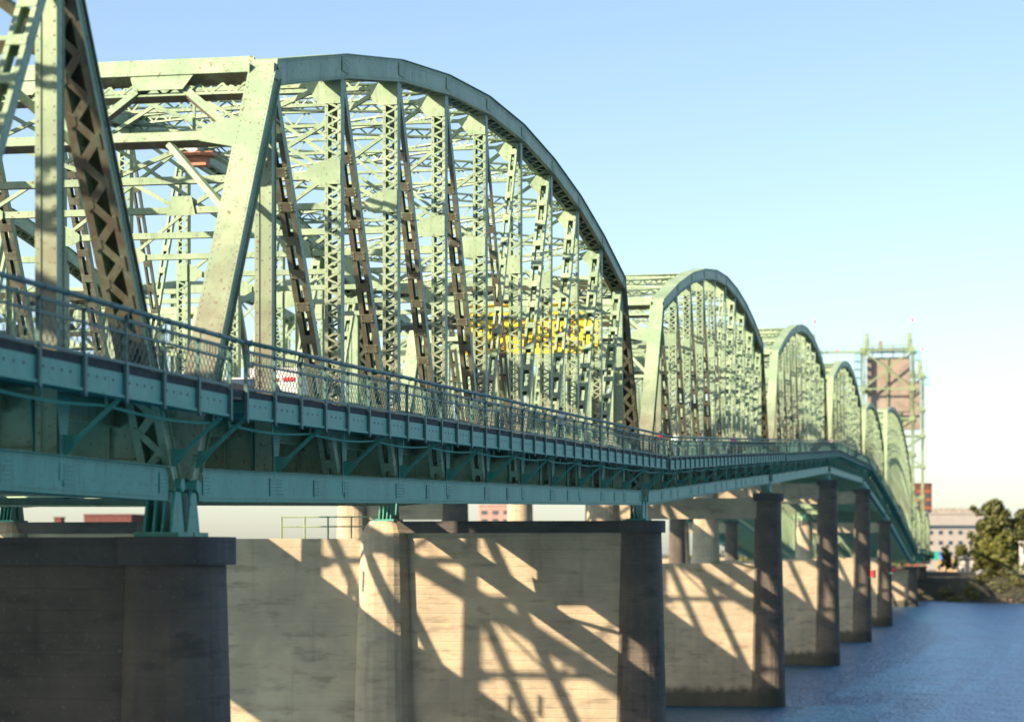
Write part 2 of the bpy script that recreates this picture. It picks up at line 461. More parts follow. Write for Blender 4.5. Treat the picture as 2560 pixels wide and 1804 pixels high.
        # plates between chord and floor beam
        if detail >= 2:
            for n in range(1, N):
                for sx in (-1, 1):
                    c = P(x + sx*.315, n*d, 0); mb = MB()
                    mb.prism([c + Vector((0, -.22, .3)), c + Vector((0, .22, .3)), c + Vector((0, .22, 1.3)), c + Vector((0, .42, 2.2)), c + Vector((0, -.42, 2.2)), c + Vector((0, -.22, 1.3))], XA*(.02*sx)); o = mb.build('gusset_plate', 'paint_shade' if side == 0 and walkway else pm, root)
                if D3:
                    rm = MB()
                    for k in range(14):
                        zz = .95 + k*.09
                        for yy in (-.17, -.06, .06, .17): rm.rivet(P(.336, n*d + yy*(1 + max(0, zz-1.3)*.9), zz), XA, .024)
                    rm.build('rivets', 'rivet', o, 'stuff')
    # ---- cross frames
    def lattice_beam(mb, p, q, h, c=.1, pitch=.6):
        """light laced strut between two points, depth h vertical"""
        u = ZA*(h/2); mb.bar(p + u, q + u, .22, c); mb.bar(p - u, q - u, .22, c)
        dv = (q - p); L = dv.length; dv = dv/L; n = max(2, int(L/(pitch))); nrm = dv.cross(ZA).normalized()
        for k in range(n):
            a = p + dv*(L*k/n) + u*(1 if k % 2 else -1); b = p + dv*(L*(k+1)/n) + u*(-1 if k % 2 else 1)
            t = (b - a).normalized(); mb.bar2(a, b, t.cross(nrm), nrm, .07, .03)
    hi = tops[0] > 16
    zs = 10.6 if not hi else 14
    for n in range(2, N-1):
        mb = MB(); zt = tops[n-1] - .55; y = n*d
        if modern: mb.bar(P(-.3, y, zt), P(-W+.3, y, zt), .3, .35)
        else: lattice_beam(mb, P(-.3, y, zt - .15), P(-W+.3, y, zt - .15), .62, .12, .55)
        a, b = P(-.25, y, zs), P(-W+.25, y, zs)
        mb.bar(a, b, .24, .24)
        c = P(-W/2, y, zs)
        for e in (0, -W):
            s = 1 if e else -1
            mb.bar(c + XA*(-s*.4) + ZA*.2, P(e + s*.4, y, zt - .5), .13, .15)
            if not modern: mb.bar(P(e + s*.3, y, zs + .1), P(-W/2 + (-s)*.5, y, zt - .45), .11, .13)
        o = mb.build('sway_frame', pm, root)
        gp = Pieces('gusset_plate', pm, o, detail >= 2)
        for e in (0, -W):
            s = 1 if e else -1
            gp.prism([P(e+s*.27, y-.16, zs-.32), P(e+s*.27, y-.16, zs+.5), P(e+s*.6, y-.16, zs+.38), P(e+s*.95, y-.16, zs+.13), P(e+s*.95, y-.16, zs-.13), P(e+s*.6, y-.16, zs-.32)], YA*-.02)
            gp.prism([P(e+s*.27, y-.13, zt-.2), P(e+s*.27, y-.13, zt-1.1), P(e+s*.45, y-.13, zt-1.1), P(e+s*1.0, y-.13, zt-.45)], YA*-.02)
        gp.prism([P(-W/2-.55, y-.16, zs-.2), P(-W/2+.55, y-.16, zs-.2), P(-W/2+.4, y-.16, zs+.5), P(-W/2-.4, y-.16, zs+.5)], YA*-.02)
        gp.done()
    # top laterals
    for n in range(1, N-1):
        mb = MB(); za, zc = tops[n-1] - .5, tops[n] - .5
        A0, A1, B0, B1 = P(-.35, n*d, za), P(-W+.35, n*d, za), P(-.35, (n+1)*d, zc), P(-W+.35, (n+1)*d, zc)
        if detail >= 2 and not modern:
            lattice_beam(mb, A0, B1, .34, .07, .42); lattice_beam(mb, A1 - ZA*.03, B0 - ZA*.03, .34, .07, .42)
        else:
            mb.bar(A0, B1, .16, .3); mb.bar(A1, B0, .15, .28)
        if modern: continue
        mb.build('lateral_brace', pm, root)
    # portals in the plane of the end posts
    for e, (yb, yt) in enumerate(((0, d), (S, S - d))):
        mb = MB(); zt = tops[0] - .4; sgn = -1 if e == 0 else 1
        zl = zt - 2.1
        def Q(x, z):
            t = (z - zb)/(zt - zb); return P(x, yb + (yt - yb)*t, z)
        nn = Vector((0, -(zt-zb), d)).normalized() if e == 0 else Vector((0, zt-zb, d)).normalized()
        tdir = nn.cross(XA)
        def pb(a, b, wd, th):
            dv = (b - a).normalized(); mb.bar2(a, b, nn, dv.cross(nn), th, wd)
        pb(Q(-.35, zt + .12), Q(-W+.35, zt + .12), .62, .5)
        pb(Q(-.3, zl), Q(-W+.3, zl), .34, .34)
        lows = [-.55, -W/3 - .1, -2*W/3 + .1, -W + .55]; aps = [-W*.2, -W/2, -W*.8]
        for i in range(3):
            pb(Q(lows[i], zl + .15), Q(aps[i] + .45, zt - .25), .24, .2); pb(Q(aps[i] - .45, zt - .25), Q(lows[i+1], zl + .15), .24, .2)
        o = mb.build('portal_frame', pm, root)
        gp = Pieces('gusset_plate', pm, o, detail >= 2); f = nn*.19 if e == 0 else nn*.19
        for a in aps: gp.prism([Q(a-1.0, zt-.1)+f, Q(a+1.0, zt-.1)+f, Q(a+.75, zt-.6)+f, Q(a-.75, zt-.6)+f], nn*.02)
        for a in lows[1:3]: gp.prism([Q(a-.7, zl-.2)+f, Q(a+.7, zl-.2)+f, Q(a+.4, zl+.45)+f, Q(a-.4, zl+.45)+f], nn*.02)
        for a, s in ((-.3, -1), (-W+.3, 1)): gp.prism([Q(a, zl-.45)+f, Q(a, zl+.6)+f, Q(a+s*1.2, zl+.3)+f, Q(a+s*1.2, zl-.2)+f], nn*.02)
        gp.done()
        if detail >= 2:       # lattice web below the top strut, second strut behind
            lm = MB(); zz = zt - .32; k = 0; x = -.6
            while x > -W + .6:
                a, b = Q(x, zz - (.26 if k % 2 else -.1)) - nn*.1, Q(x - .35, zz - (-.1 if k % 2 else .26)) - nn*.1
                dv = (b - a).normalized(); lm.bar2(a, b, nn, dv.cross(nn), .03, .07); x -= .35; k += 1
            a, b = Q(-.35, zz - .32) - nn*.1, Q(-W+.35, zz - .32) - nn*.1; lm.bar2(a, b, nn, XA.cross(nn), .3, .1)
            lm.build('lacing', pm, o, 'stuff')
            # knee braces under the portal
            km = Pieces('knee_brace', pm, o, True)
            for a, s in ((-.3, -1), (-W+.3, 1)):
                km.bar(Q(a, zl - 2.3), Q(a + s*2.2, zl - .1), .16, .18); km.flush()
    # ---- floor system
    for n in range(N+1):
        yy = n*d + (.5 if n == 0 else -.5 if n == N else 0); mb = MB()
        for a, b, t in ((.95, 1.02, .34), (1.02, 2.33, .04), (2.33, 2.4, .34)):
            mb.box(-W+.34, -.34, yy - t/2, yy + t/2, a, b, G)
        if detail >= 2:
            for k in range(8): mb.box(-W+1.2+k*1.88, -W+1.22+k*1.88, yy-.12, yy+.12, 1.03, 2.32, G)
        mb.build('floor_beam', pm, root)
    for k in range(7 if detail >= 2 else 3):
        xx = -1.1 - k*(W-2.2)/(6 if detail >= 2 else 2); mb = MB()
        mb.box(xx-.02, xx+.02, .3, S-.3, 1.9, 2.48, G); mb.box(xx-.13, xx+.13, .3, S-.3, 1.86, 1.9, G); mb.box(xx-.13, xx+.13, .3, S-.3, 2.48, 2.52, G)
        mb.build('stringer', pm, root)
    mb = MB(); mb.box(-W+.45, -.45, -gap/2+.02, S + gap/2-.02, 2.53, 2.78, G); mb.build('road_deck', 'asphalt', root)
    if modern:                # outer deck with brackets and rail, added only to shade the pier walls
        mb = MB(); mb.box(-W-6.2, -W+.30, -gap/2+.02, S + gap/2-.02, 2.45, 2.7, G); mb.build('walkway_deck', 'walk', root)
        for n in range(N+1):
            mb = MB(); mb.bar(P(-W-.35, n*d, 1.2), P(-W-5.8, n*d, 2.4), .15, .25); mb.build('walkway_bracket', pm, root)
        mb = MB(); mb.box(-W-6.15, -W-6.05, 0, S, 3.6, 3.7, G); mb.build('railing', pm, root)
    mb = MB()
    for x in (-.62, -W+.62): mb.box(x-.12, x+.12, -gap/2+.03, S+gap/2-.03, 2.784, 3.42, G)
    mb.build('barrier', 'barrier', root)
    if detail >= 2:           # bottom laterals
        for n in range(N):
            mb = MB(); mb.bar(P(-.3, n*d, .3), P(-W+.3, (n+1)*d, .3), .2, .14); mb.bar(P(-W+.3, n*d, .45), P(-.3, (n+1)*d, .45), .2, .14); mb.build('lateral_brace', pm, root)
    # ---- walkway on the near side
    if walkway:
        xw = 1.75; NP = N*3
        mb = MB(); mb.box(.46, xw - .02, -gap/2+.02, S+gap/2-.02, 2.63, 2.74, G); mb.build('walkway_deck', 'walk', root)
        mb = MB(); mb.box(xw-.06, xw+.02, -gap/2+.02, S+gap/2-.02, 2.70, 2.88, G); mb.build('timber_edge', 'dark', root)
        mb = MB(); mb.box(xw-.05, xw+.07, 0, S, 2.14, 2.2, G); mb.box(1.0, 1.06, 0, S, 2.2, 2.62, G); mb.build('walkway_beam', 'paint_shade', root)
        yp = [k*S/NP for k in range(NP+1)]
        for k in range(NP):
            mb = MB(); mb.box(xw-.01, xw+.02, yp[k]+.075, yp[k+1]-.075, 2.205, 2.695, G); o = mb.build('fascia_panel', 'fascia', root)
            if detail >= 3:
                rm = MB()
                for i in range(4): rm.prism([P(xw+.02, yp[k]+.35+i*.5+dy, 2.5+dz) for dy, dz in ((-.03, -.03), (.03, -.03), (.03, .03), (-.03, .03))], XA*.012)
                rm.build('bolts', 'black', o, 'stuff')
        for k in range(NP+1):
            y = yp[k]; mb = MB()
            mb.prism([P(xw+.03, y-.07, 2.1), P(xw+.03, y+.03, 2.02), P(xw+.03, y+.07, 2.02), P(xw+.03, y+.07, 2.9), P(xw+.03, y-.07, 2.9)], XA*.08)
            mb.box(xw+.0, xw+.09, y-.035, y+.035, 2.9, 3.93, G)
            mb.box(xw+.1, xw+.13, y-.03, y+.03, 3.85, 4.12, G)
            o = mb.build('railing_post', 'rail', root)
        def rails(mb, y0_, y1_):
            for z, hh in ((2.93, .07), (3.6, .05), (3.9, .07)): mb.box(xw+.012, xw+.075, y0_, y1_, z-hh/2, z+hh/2, G)
        def lat(lm, a, b):
            L = b - a; st = L/8; h = .63; z0_, z1_ = 2.965, 3.575
            for i in range(-2, 8):
                for sg in (-1, 1):
                    if sg == 1: ya, yb_ = a + i*st, a + i*st + h
                    else: ya, yb_ = a + i*st + h, a + i*st
                    za, zb_ = z0_, z1_
                    # clip to the bay
                    def clip(ya, za, yb, zb):
                        if yb < ya: r = clip(yb, zb, ya, za); return None if r is None else (r[2], r[3], r[0], r[1])
                        if yb <= a or ya >= b: return None
                        if ya < a: za = za + (zb-za)*(a-ya)/(yb-ya); ya = a
                        if yb > b: zb = za + (zb-za)*(b-ya)/(yb-ya); yb = b
                        return ya, za, yb, zb
                    r = clip(ya, za, yb_, zb_)
                    if r and abs(r[2]-r[0]) > .02: 
                        xx = xw + .03 + (.014 if sg > 0 else 0)
                        p, q = P(xx, r[0], r[1]), P(xx, r[2], r[3]); t = (q-p).normalized(); lm.bar2(p, q, XA, t.cross(XA), .012, .022)
            # small rings in the upper strip
            nr = max(4, int(L/.21)); rr = .125
            for i in range(nr):
                cy = a + (i+.5)*L/nr; ring = []
                for t in range(8):
                    an = t*math.pi/4; ring.append(P(xw+.04+(.013 if i % 2 else 0), cy + rr*1.15*math.cos(an), 3.75 + rr*math.sin(an)))
                for t in range(8):
                    p, q = ring[t], ring[(t+1) % 8]; tt = (q-p).normalized(); lm.bar2(p, q, XA, tt.cross(XA), .012, .018)
        if detail >= 3:
            for k in range(NP):
                a, b = yp[k] + .04, yp[k+1] - .04; mb = MB(); rails(mb, a, b); o = mb.build('railing_panel', 'rail', root)
                lm = MB(); lat(lm, a, b); lm.build('railing_lattice', 'rail', o, 'stuff')
        else:
            mb = MB(); rails(mb, 0, S); o = mb.build('railing', 'rail', root); lm = MB()
            for k in range(NP): lat(lm, yp[k]+.04, yp[k+1]-.04)
            lm.build('railing_lattice', 'rail', o, 'stuff')
        mb = MB(); mb.tube([P(xw+.17, -gap/2 + k*(S+gap)/22, 4.11 + .01*math.sin(k*1.7)) for k in range(23)], .062, 8)
        o = mb.build('handrail_pipe', 'rail', root, smooth=True)
        if detail >= 3:
            cm = MB()
            for k in range(NP+1):
                y = yp[k] + .0; cm.tube([P(xw+.17, y-.045, 4.11), P(xw+.17, y+.045, 4.11)], .078, 8)
                y += S/NP/2; cm.tube([P(xw+.17, y-.03, 4.11), P(xw+.17, y+.03, 4.11)], .074, 8)
            cm.build('pipe_clamps', 'rail', o, 'stuff')
        for n in range(N+1):
            y = n*d + (.25 if n == 0 else -.25 if n == N else 0); mb = MB()
            mb.bar(P(.32, y, .95), P(xw - .1, y, 2.12), .08, .09)
            mb.prism([P(.3, y-.02, .86), P(.45, y-.02, .88), P(.8, y-.02, 1.28), P(.3, y-.02, 1.35)], YA*.03)
            mb.box(.3, xw - .06, y-.05, y+.05, 2.3, 2.6, G)
            mb.build('walkway_bracket', 'paint_shade', root)
        mb = MB(); pts = []
        for k in range(NP*2+1):
            y = k*S/(NP*2); pts.append(P(1.35, y, 1.98 - .10*abs(math.sin(math.pi*k/6))))
        mb.tube(pts, .035, 6)
        for k in range(0, NP*2+1, 3): mb.box(1.33, 1.37, k*S/(NP*2)-.03, k*S/(NP*2)+.03, 1.9, 2.3, G)
        mb.build('conduit', 'paint_shade', root)
    return root

T11 = [13.0, 14.55, 15.75, 16.55, 17.0, 17.0, 16.55, 15.75, 14.55, 13.0]
NL = 21
T21 = [22.0 + 6.5*(1 - ((n - NL/2)/(NL/2 - 1))**2) for n in range(1, NL)]
D = 7.62; SP = 11*D + 1.37
DL = (596 - 5*SP - 1.4)/NL
zj = [15.93, 15.95, 17.47, 21.15, 24.9, 25.95, 21.9, 11.6, 11.3, 10.5]      # chord height at the piers, from the near span on
B2 = -30.5
near_lab = ['pale green steel truss span cut off by the left edge of the photo', 'largest pale green curved truss span, with the yellow sign inside',
            'second arched green truss span from the camera, right after the largest one', 'third arched green truss span, climbing towards the hump',
            'fourth arched green truss span, at the crest of the hump', 'small fifth arched green truss span just past the crest']
far_lab = ['green truss span of the parallel bridge seen behind the left edge span', 'green truss span of the parallel bridge behind the largest span',
           'green truss span of the parallel bridge behind the second arched span', 'green truss span of the parallel bridge behind the third arched span',
           'green truss span of the parallel bridge behind the fourth arched span', 'green truss span of the parallel bridge behind the fifth arched span']
for i in range(6):
    y0 = (i - 1)*SP
    span(y0, zj[i], zj[i+1] if i else 15.93, 0, T11, D, (3, 4, 3, 2, 1, 1)[i], True, near_lab[i], 'truss spans of the near bridge')
for i in range(6):
    span((i - 1)*SP, zj[i], zj[i+1] if i else 15.93, B2, T11, D, (1, 2, 1, 1, 1, 1)[i], False, far_lab[i], 'truss spans of the parallel bridge')
span(5*SP, zj[6], zj[7], 0, T21, DL, 1, True, 'tall long green truss span between the hump and the lift towers', 'truss spans of the near bridge')
span(5*SP, zj[6], zj[7], B2, T21, DL, 1, False, 'tall long green truss span of the parallel bridge before its lift towers', 'truss spans of the parallel bridge')
for x0, lb in ((0, 'near bridge'), (B2, 'parallel bridge')):
    span(606, zj[7], zj[8], x0, T11, D, 1, x0 == 0, 'green lift span of the %s between its two towers' % lb, 'truss spans of the ' + lb)
    span(702, zj[8], zj[9], x0, T11, D, 1, x0 == 0, 'last green truss span of the %s, reaching the far bank' % lb, 'truss spans of the ' + lb)

# ------------------------------------------------------------------ piers
def octa(mb, cx, cy, z0, z1, a0, b0, a1, b1, n=14):
    o = len(mb.v)
    for z, a, b in ((z0, a0, b0), (z1, a1, b1)):
        for k in range(n):
            t = 2*math.pi*(k+.5)/n; ca, sa = math.cos(t), math.sin(t)
            e = .72; mb.v.append(Vector((cx + a*math.copysign(abs(ca)**e, ca), cy + b*math.copysign(abs(sa)**e, sa), z)))
    for k in range(n): mb.f.append((o+k, o+(k+1) % n, o+n+(k+1) % n, o+n+k))
    mb.f.append(tuple(o+n+k for k in range(n))); mb.f.append(tuple(o+k for k in range(n))[::-1])
def pier(y, x0, zc, label, group, wall_top=None, link=None, bearing='rocker'):
    """zc = chord bottom above; wall_top: top of the low wall when the pier was raised on columns"""
    root = thing('bridge_pier', (x0, y, 0), label, 'bridge pier', group)
    top = zc - .95; W = W1 if x0 > -10 else W2
    raised = wall_top is not None and top - wall_top > 3
    colx = (.12, -W - .1)
    for cx in colx:
        fr = 1 if cx > -5 else 1.28
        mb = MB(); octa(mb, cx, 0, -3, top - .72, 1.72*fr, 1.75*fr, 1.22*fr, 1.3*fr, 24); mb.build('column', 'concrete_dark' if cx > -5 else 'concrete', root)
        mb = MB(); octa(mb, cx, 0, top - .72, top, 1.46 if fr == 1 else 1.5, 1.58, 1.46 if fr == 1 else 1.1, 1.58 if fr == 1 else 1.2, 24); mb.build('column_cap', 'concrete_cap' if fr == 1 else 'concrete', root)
    wt = wall_top if raised else top - .72
    mb = MB(); mb.add([Vector(p) for p in ((-W, -1.05, -3), (.4, -1.05, -3), (.4, 1.05, -3), (-W, 1.05, -3), (-W, -.8, wt), (.4, -.8, wt), (.4, .8, wt), (-W, .8, wt))],
                      [(0, 3, 2, 1), (4, 5, 6, 7), (0, 1, 5, 4), (1, 2, 6, 5), (2, 3, 7, 6), (3, 0, 4, 7)])
    mb.build('pier_wall', 'concrete_dark' if y < 10 else 'concrete', root)  # first pier: wall shade put into a darker concrete
    if raised:
        mb = MB(); mb.box(-W+.6, -.5, -.75, .75, wt + .01, wt + .55); mb.build('wall_coping', 'concrete', root)
        mb = MB(); mb.box(-W+.6, -.5, -.95, .95, top - 2.4, top - .45); mb.build('cross_beam', 'concrete', root)
    else:
        mb = MB(); mb.box(-W+.8, -.7, -1.15, 1.15, top - .74, top - .01); mb.build('pier_cap', 'concrete_cap', root)
    for cx in (0, -W):
        for sy in (-1, 1):
            cy = sy*.62; mb = MB(); zp = zc + .38
            for k in range(4):
                xx = cx - .36 + k*.24
                mb.prism([Vector((xx-.03, cy-.11, zp+.12)), Vector((xx-.03, cy+.11, zp+.12)), Vector((xx-.03, cy+.50, top+.12)), Vector((xx-.03, cy-.50, top+.12))], XA*.06)
            mb.box(cx-.6, cx+.6, cy-.58, cy+.58, top, top + .12)
            o = mb.build('bearing_shoe', 'paint_shade', root)
            mb = MB(); mb.tube([(cx-.52, cy, zp), (cx+.52, cy, zp)], .17, 12); mb.build('hinge_pin', 'paint_shade', o)
    return root
prs = []
plab = ['dark shaded concrete pier at the bottom left', 'sunlit concrete pier with diagonal truss shadows at bottom centre', 'tall concrete pier with an open frame above a sunlit wall', 'tall concrete pier under the crest, third from the left',
        'tall concrete pier right of the crest, fourth from the left', 'concrete pier with a red light, rightmost of the tall piers']
flab = ['concrete pier of the parallel bridge left of the dark shaded pier', 'concrete pier of the parallel bridge left of the sunlit pier', 'concrete pier of the parallel bridge behind the open frame pier',
        'concrete pier of the parallel bridge behind the crest pier', 'concrete pier of the parallel bridge behind the fourth tall pier', 'concrete pier of the parallel bridge behind the red light pier']
for i in range(6):
    y = i*SP - .685; zc = zj[i+1]; wt = None if i < 2 else 13.0
    prs.append(pier(y, 0, zc, plab[i], 'near bridge piers', wt))
    pier(y, B2, zc, flab[i], 'parallel bridge piers', wt)
for x0, lb in ((0, 'near bridge'), (B2, 'parallel bridge')):
    pier(601, x0, zj[7], 'concrete pier under the first lift tower of the ' + lb, lb + ' piers')
    pier(696, x0, zj[8], 'concrete pier under the second lift tower of the ' + lb, lb + ' piers')
# low wall joining the two sunlit piers
mb = MB(); mb.add([Vector(p) for p in ((B2+1.4, -1.0, -3), (-W-1.5, -1.0, -3), (-W-1.5, .9, -3), (B2+1.4, .9, -3), (B2+1.4, -.8, 15.45), (-W-1.3, -.8, 15.45), (-W-1.3, .7, 15.45), (B2+1.4, .7, 15.45))],
                  [(0, 3, 2, 1), (4, 5, 6, 7), (0, 1, 5, 4), (1, 2, 6, 5), (2, 3, 7, 6), (3, 0, 4, 7)])
o = mb.build('link_wall', 'concrete'); o.location = (0, SP - .685, 0); tag(o, 'weathered concrete wall joining the sunlit pier to its neighbour', 'wall')
root = thing('pier_guardrail', (0, SP - .685, 15.45), 'light green pipe guardrail on top of the concrete wall', 'guardrail')
mb = MB()
for z in (.75, 1.35): mb.tube([(-22.5, 0, z), (-15.0, 0, z)], .05, 6)
mb.build('rail', 'tower', root)
for k in range(6):
    mb = MB(); mb.tube([(-22.5 + k*1.5, 0, 0), (-22.5 + k*1.5, 0, 1.4)], .055, 6); mb.build('post', 'tower', root)

# ------------------------------------------------------------------ lift towers
def tower(y, x0, dy, label, group, cage=True):
    root = thing('lift_tower', (x0, y, 12), label, 'lift tower', group)
    x1, x2 = .2, -13.0; zt = 57.0; nz = [0, 10, 19.5, 29, 38.5, 46.5, zt]
    for xx in (x1, x2):
        for yy in (0, dy):
            mb = MB(); channels(mb, Vector((xx, yy, 0)), Vector((xx, yy, zt+.6)), .7, .7, .2); 
            mb.build('tower_leg', 'tower', root)
    for yy in (0, dy):
        for i in range(len(nz)):
            mb = MB(); mb.bar((x1-.3, yy, nz[i]), (x2+.3, yy, nz[i]), .35, .4); mb.build('strut', 'tower', root)
            if i and i in (6, 4, 2):
                a, b = nz[i], nz[i-1] if i != 6 else nz[i-1]
                mid = Vector(((x1+x2)/2, yy, (a+b)/2)); mb = MB(); of = Vector((0, -.08 if yy == 0 else .08, 0))
                for p in ((x1, a), (x2, a), (x1, b), (x2, b)): mb.bar(Vector((p[0], yy, p[1])) + of, mid + of, .3, .38)
                mb.build('cross_brace', 'tower', root)
            gm = Pieces('gusset_plate', 'tower', root, True)
            for xx in (x1, x2): gm.box(xx-.75, xx+.75, yy-.42 if yy == 0 else yy+.38, yy-.38 if yy == 0 else yy+.42, nz[i]-.6, nz[i]+.6)
    for xx in (x1, x2):
        mb = MB()
        for i in range(len(nz)-1):
            mb.bar((xx, .3, nz[i]), (xx, dy-.3, nz[i+1]), .2, .25); mb.bar((xx+.02, dy-.3, nz[i]), (xx+.02, .3, nz[i+1]), .2, .25)
        mb.build('side_bracing', 'tower', root)
    # sheave housings, masts, platforms, machinery
    for xx in (x1-.9, x2+.9):
        mb = MB(); pr = [Vector((xx-.45, dy/2 + 2.4*math.cos(t*math.pi/8), zt + 2.6 + 2.3*math.sin(t*math.pi/8))) for t in range(9)]
        mb.prism(pr + [Vector((xx-.45, dy/2-2.4, zt+.2)), Vector((xx-.45, dy/2+2.4, zt+.2))], XA*.9); o = mb.build('sheave_housing', 'tower', root)
        mb = MB(); mb.tube([(xx-.6, dy/2, zt+2.6), (xx+.6, dy/2, zt+2.6)], .5, 10); mb.build('axle', 'paint', o)
    for xx, h in ((x1+.05, 7.5), (x2, 6.5), (x1+1.4, 5)):
        mb = MB(); mb.tube([(xx, .2, zt), (xx, .2, zt+h)], [.16, .05], 6); mb.build('mast', 'tower', root)
    mb = MB(); mb.tube([(x1+.05, .2, zt+7.5), (x1+.05, .2, zt+8.4)], .22, 8); mb.build('beacon', 'red', root)
    mb = MB(); mb.box(x2+1, x1-1, .6, dy-.6, zt+.3, zt+.45); mb.bar((x2+.5, -.1, zt+1.1), (x1-.5, -.1, zt+1.1), .25, .3); mb.build('top_platform', 'tower', root)
    mb = MB()
    for k in range(10):
        xx = x2+2 + k*1; mb.tube([(xx, .7, zt+.45), (xx, .7, zt+1.7)], .04, 5)
    mb.bar((x2+2, .7, zt+1.7), (x1-2, .7, zt+1.7), .05, .05); mb.bar((x2+2, .7, zt+1.1), (x1-2, .7, zt+1.1), .05, .05); mb.build('top_railing', 'tower', root)
    mb = MB(); mb.box(x2+4.2, x2+5.2, 2, 3.5, zt+.45, zt+2.6); mb.build('machinery_box', 'barrier', root)
    for sgn, xx, lv in ((1, x1, ((zt-.6, zt-2.9),)), (-1, x2, tuple((zt-.8 - 2.2*k, zt-3 - 2.2*k) for k in range(4)))):
        for a, b in lv:
            mb = MB(); 
            for z in (a, b): mb.box(min(xx+sgn*.4, xx+sgn*2.2), max(xx+sgn*.4, xx+sgn*2.2), -.6, 1.2, z-.12, z)
            for q in (.5, 1.3, 2.1):
                for yy in (-.55, 1.15): mb.tube([(xx+sgn*q, yy, b), (xx+sgn*q, yy, a)], .05, 5)
            mb.build('service_cage', 'paint_shade', root)
    # the hanging concrete counterweight
    cw = thing('counterweight', (x0, y + 2.2, 12 + 40.5), 'tan concrete counterweight hanging inside the ' + label.split(' ', 1)[1] if False else 'tan concrete counterweight hanging in the ' + label, 'counterweight', 'lift tower counterweights')
    mb = MB(); mb.box(-11.9, -6.55, 0, 4.2, 0, 14.6); mb.box(-6.15, -.6, 0, 4.2, 0, 14.6); mb.box(-6.6, -6.1, .6, 3.8, .2, 14.3); mb.build('concrete_block', 'counterweight', cw)
    mb = MB()
    for xx in (-10.5, -8, -5, -2.2): mb.tube([(xx, 2, 14.5), (xx, 2, 17.6)], .12, 6)
    mb.build('hanger_rope', 'black', cw)
    mb = MB(); mb.box(-6.5, -6.2, -.35, -.05, -.5, 14.5)
    for k in range(30): mb.box(-6.8, -5.9, -.25, -.15, k*.5, k*.5+.1)
    mb.build('ladder', 'tower', cw)
    return root
tower(596, 0, 9, 'first green lift tower of the near bridge', 'lift towers')
tower(692, 0, 9, 'second green lift tower of the near bridge', 'lift towers')
tower(596, B2 + 4.5, 9, 'first green lift tower of the parallel bridge', 'lift towers')
tower(692, B2 + 4.5, 9, 'second green lift tower of the parallel bridge', 'lift towers')
root = thing('catwalk', (-13.4, 597.5, 68.6), 'thin green catwalk joining the tops of the two lift towers', 'catwalk')
mb = MB(); mb.box(-12, 0, 0, 1.2, -.2, .35)
mb.build('walkway_beam', 'tower', root); mb = MB()
for k in range(9): mb.tube([(-12 + k*1.5, 0, .3), (-12 + k*1.5, 0, 1.5)], .04, 5)
for z in (.9, 1.5): mb.bar((-12, 0, z), (0, 0, z), .05, .05)
mb.build('railing', 'tower', root)

# ------------------------------------------------------------------ yellow warning sign
root = thing('warning_sign', (-4.3, 72, 25.75), 'big yellow warning sign hung over the roadway inside the largest span', 'sign')
mb = MB(); mb.box(-3.8, 3.8, 0, .06, -.06, 1.86); mb.build('sign_panel', 'yellow', root)
def text(body, size, x, z, parent, sx=1.0):
    cu = bpy.data.curves.new('lettering', 'FONT'); cu.body = body; cu.size = size; cu.align_x = 'CENTER'; cu.extrude = .006; cu.resolution_u = 3; cu.offset = .008
    t = bpy.data.objects.new('lettering', cu); C.objects.link(t); bpy.context.view_layer.update()
    me = bpy.data.meshes.new_from_object(t.evaluated_get(bpy.context.evaluated_depsgraph_get())); me.materials.clear(); me.materials.append(M['black'])
    C.objects.unlink(t); bpy.data.objects.remove(t)
    o = bpy.data.objects.new('lettering', me); C.objects.link(o); o.parent = parent; o.location = (x, -.012, z); o.rotation_euler = (R(90), 0, 0); o.scale = (sx, 1, 1); return o
text('Prepare To Stop', .82, 0, 1.04, root, 1.03); text('When Lights Flash', .82, 0, .25, root, .98)
for sx in (-1, 1):
    mb = MB(); c = sx*2.3
    mb.box(c-1.3, c+1.3, -.04, .02, 2.55, 2.72); mb.box(c-1.3, c+1.3, -.04, .02, 2.1, 2.3); mb.box(c-1.3, c-1.1, -.04, .02, 2.3, 2.55); mb.box(c+1.1, c+1.3, -.04, .02, 2.3, 2.55); o = mb.build('beacon_backboard', 'yellow', root)
    for q in (-.55, .55):
        mb = MB(); mb.tube([(c+q, -.1, 2.42), (c+q, .12, 2.42)], .17, 12); mb.build('beacon', 'black', o)
mb = MB(); mb.bar((-4.4, .35, 2.05), (4.6, .35, 2.05), .12, .12); mb.bar((-4.4, .35, 2.6), (4.6, .35, 2.6), .12, .12)
for k in range(18): mb.bar((-4.4+k*.5, .35, 2.05 if k % 2 else 2.6), (-3.9+k*.5, .35, 2.6 if k % 2 else 2.05), .05, .06)
for x in (-3, 0, 3): mb.bar((x, .2, 0), (x, .2, 2.6), .08, .1)
mb.build('support_truss', 'paint', root)

# small fixture under the portal
root = thing('traffic_sensor', (-2.5, 9.2, 26.55), 'white round sensor on a rusty plate near the large portal', 'sensor')
mb = MB(); mb.box(-.55, .45, -.3, .3, .0, .12); mb.build('mounting_plate', 'copper', root)
mb = MB(); mb.tube([(-.2, -.3, .45), (-.2, .15, .45)], [.34, .28], 14); mb.build('sensor_head', 'white', root)
mb = MB(); mb.box(-.45, .2, -.2, .2, -.28, -.01); mb.build('junction_box', 'copper', root)
mb = MB(); mb.bar((.3, 0, .05), (1.4, .3, -.6), .1, .1); mb.bar((-.3, .2, .12), (-.3, .2, 2.2), .08, .08); mb.build('arm', 'paint', root)

